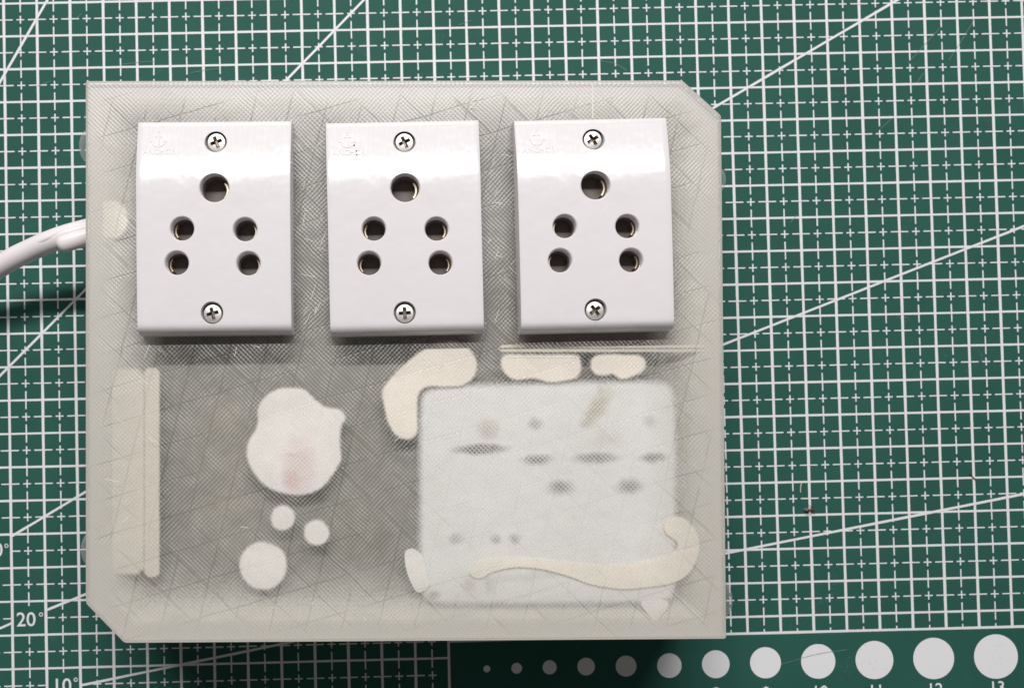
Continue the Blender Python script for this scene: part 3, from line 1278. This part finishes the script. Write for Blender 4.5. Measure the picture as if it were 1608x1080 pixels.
ZCAB = 22.0
path = spline([at(-330, 640, 4), at(-200, 560, 7), at(-90, 478, 12), at(0, 418, 18), at(45, 394, 20), at(90, 375, ZCAB), at(134, 362, ZCAB), at(166, 355, ZCAB)], 14)
cable = empty("power_cable", at(0, 418, 15))
CO = tuple(cable.location / MM)
tag(cable, "white power cable entering the left wall of the box", "cable")
v, f = tube(path, [3.05] * len(path), 24)
link("sheath", mesh("sheath", v, f, smooth=50, origin=CO), M_CABLE, cable)
# second, shorter jacket lying along the cable at the wall, with a rounded end
off = 2.0
sl = spline([at(90, 385, ZCAB + 1), at(104, 381, ZCAB + 1.3), at(120, 376, ZCAB + 1.3), at(140, 370, ZCAB + 1.2), at(166, 364, ZCAB + 1)], 8)
rad = [2.55 * min(1, math.sqrt(max(0.02, 1 - (1 - min(1, i / 7)) ** 2))) for i in range(len(sl))]
v, f = tube(sl, rad, 20, .9)
link("jacket_end", mesh("jacket_end", v, f, smooth=50, origin=CO), M_CABLE, cable)
# fold line where the outer jacket was slit
sl = spline([at(38, 388, 22.2), at(55, 382, 23.6), at(75, 373, 24.7), at(100, 361.5, 24.8), at(134, 352, 24.6)], 8)
v, f = tube(sl, [.15 + .5 * min(1, i / 12) for i in range(len(sl))], 12, .5)
link("jacket_fold", mesh("jacket_fold", v, f, smooth=60, origin=CO), M_CABLE, cable)

# small hooked blob of plastic left on the lid
hook = [NUB + Vector((.75 * math.cos(a), .75 * math.sin(a), .06)) for a in [math.radians(200 - 26 * k) for k in range(9)]]
v, f = tube(hook, [.08, .16, .2, .22, .22, .2, .2, .16, .08], 8)
link("plastic_hook", mesh("plastic_hook", v, f, smooth=60, origin=BO), M_BOX, box)

# ------------------------------------------------------------------ small things on the mat
ip = at(1270, 800)
ins = empty("dead_insect", ip, math.radians(8))
tag(ins, "tiny brown dead insect lying on the mat right of the box", "insect")
body = [(-1.5, 0, .55, .12), (-1.1, 0, .6, .35), (-.55, .05, .6, .42), (-.1, 0, .55, .22), (.3, 0, .6, .38), (.75, -.02, .6, .36), (1.0, 0, .6, .16), (1.25, .02, .6, .28), (1.5, .02, .6, .08)]
v, f = tube([b[:3] for b in body], [b[3] for b in body], 12)
link("body", mesh("body", v, f, smooth=60), M_INSECT, ins)
for sx, dx in ((1, .9), (1, .35), (1, -.2), (-1, .9), (-1, .35), (-1, -.2)):
    r0 = random.uniform(-.3, .3)
    v, f = tube([(dx, 0.2 * sx, .6), (dx + r0 + (dx - .35) * .6, .9 * sx, .95), (dx + r0 * 1.6 + (dx - .35) * 1.5, 1.5 * sx + r0, .12)], [.09, .07, .05], 6)
    link("leg", mesh("leg", v, f, smooth=60), M_INSECT, ins)
v, f = tube([(-.2, .1, .9), (-1.2, .6, 1.0), (-2.0, .75, .8)], [.05, .38, .05], 8, .1)
link("wing", mesh("wing", v, f, smooth=60), M_CLEAR, ins)


def fibre(pts, w, m, label, name="fibre"):
    c = at(*pts[0])
    P = spline([at(p[0], p[1], .25) for p in pts], 6)
    v, f = tube(P, [w] * len(P), 6)
    o = link(name, mesh(name, v, f, smooth=60, origin=tuple(c)), m)
    o.location = c * MM
    tag(o, label, "fibre")


fibre([(1259, 757), (1257, 764), (1257, 773)], .16, M_DUST, "short pale fibre on the mat above the dead insect")
fibre([(1523, 743), (1527, 748), (1532, 753)], .17, M_INSECT, "short dark fibre on the mat by the lower right slanting line")
# faint knife cuts in the mat
s = Strips()
for (x0, y0, x1, y1, b) in ((943, 96, 985, 112, 3), (1226, 1042, 1330, 1019, 4), (1380, 205, 1402, 185, 2), (1440, 130, 1450, 115, 0), (1490, 95, 1530, 30, 2), (120, 30, 128, 22, 0), (190, 102, 245, 97, 1),
                         (300, 115, 345, 108, 1), (1425, 100, 1475, 45, 1), (1240, 350, 1252, 338, 0), (60, 135, 80, 128, 0), (720, 40, 740, 33, 0)):
    pts = spline([at(x0, y0), at((x0 + x1) / 2 + b, (y0 + y1) / 2 - b), at(x1, y1)], 5)
    for i in range(len(pts) - 1):
        s.seg(pts[i], pts[i + 1], .14, .13, 1)
tag(s.build("knife_cuts", mat_plain("cut_mark", (0.12, 0.24, 0.205), 0.7), mat), kind="stuff")
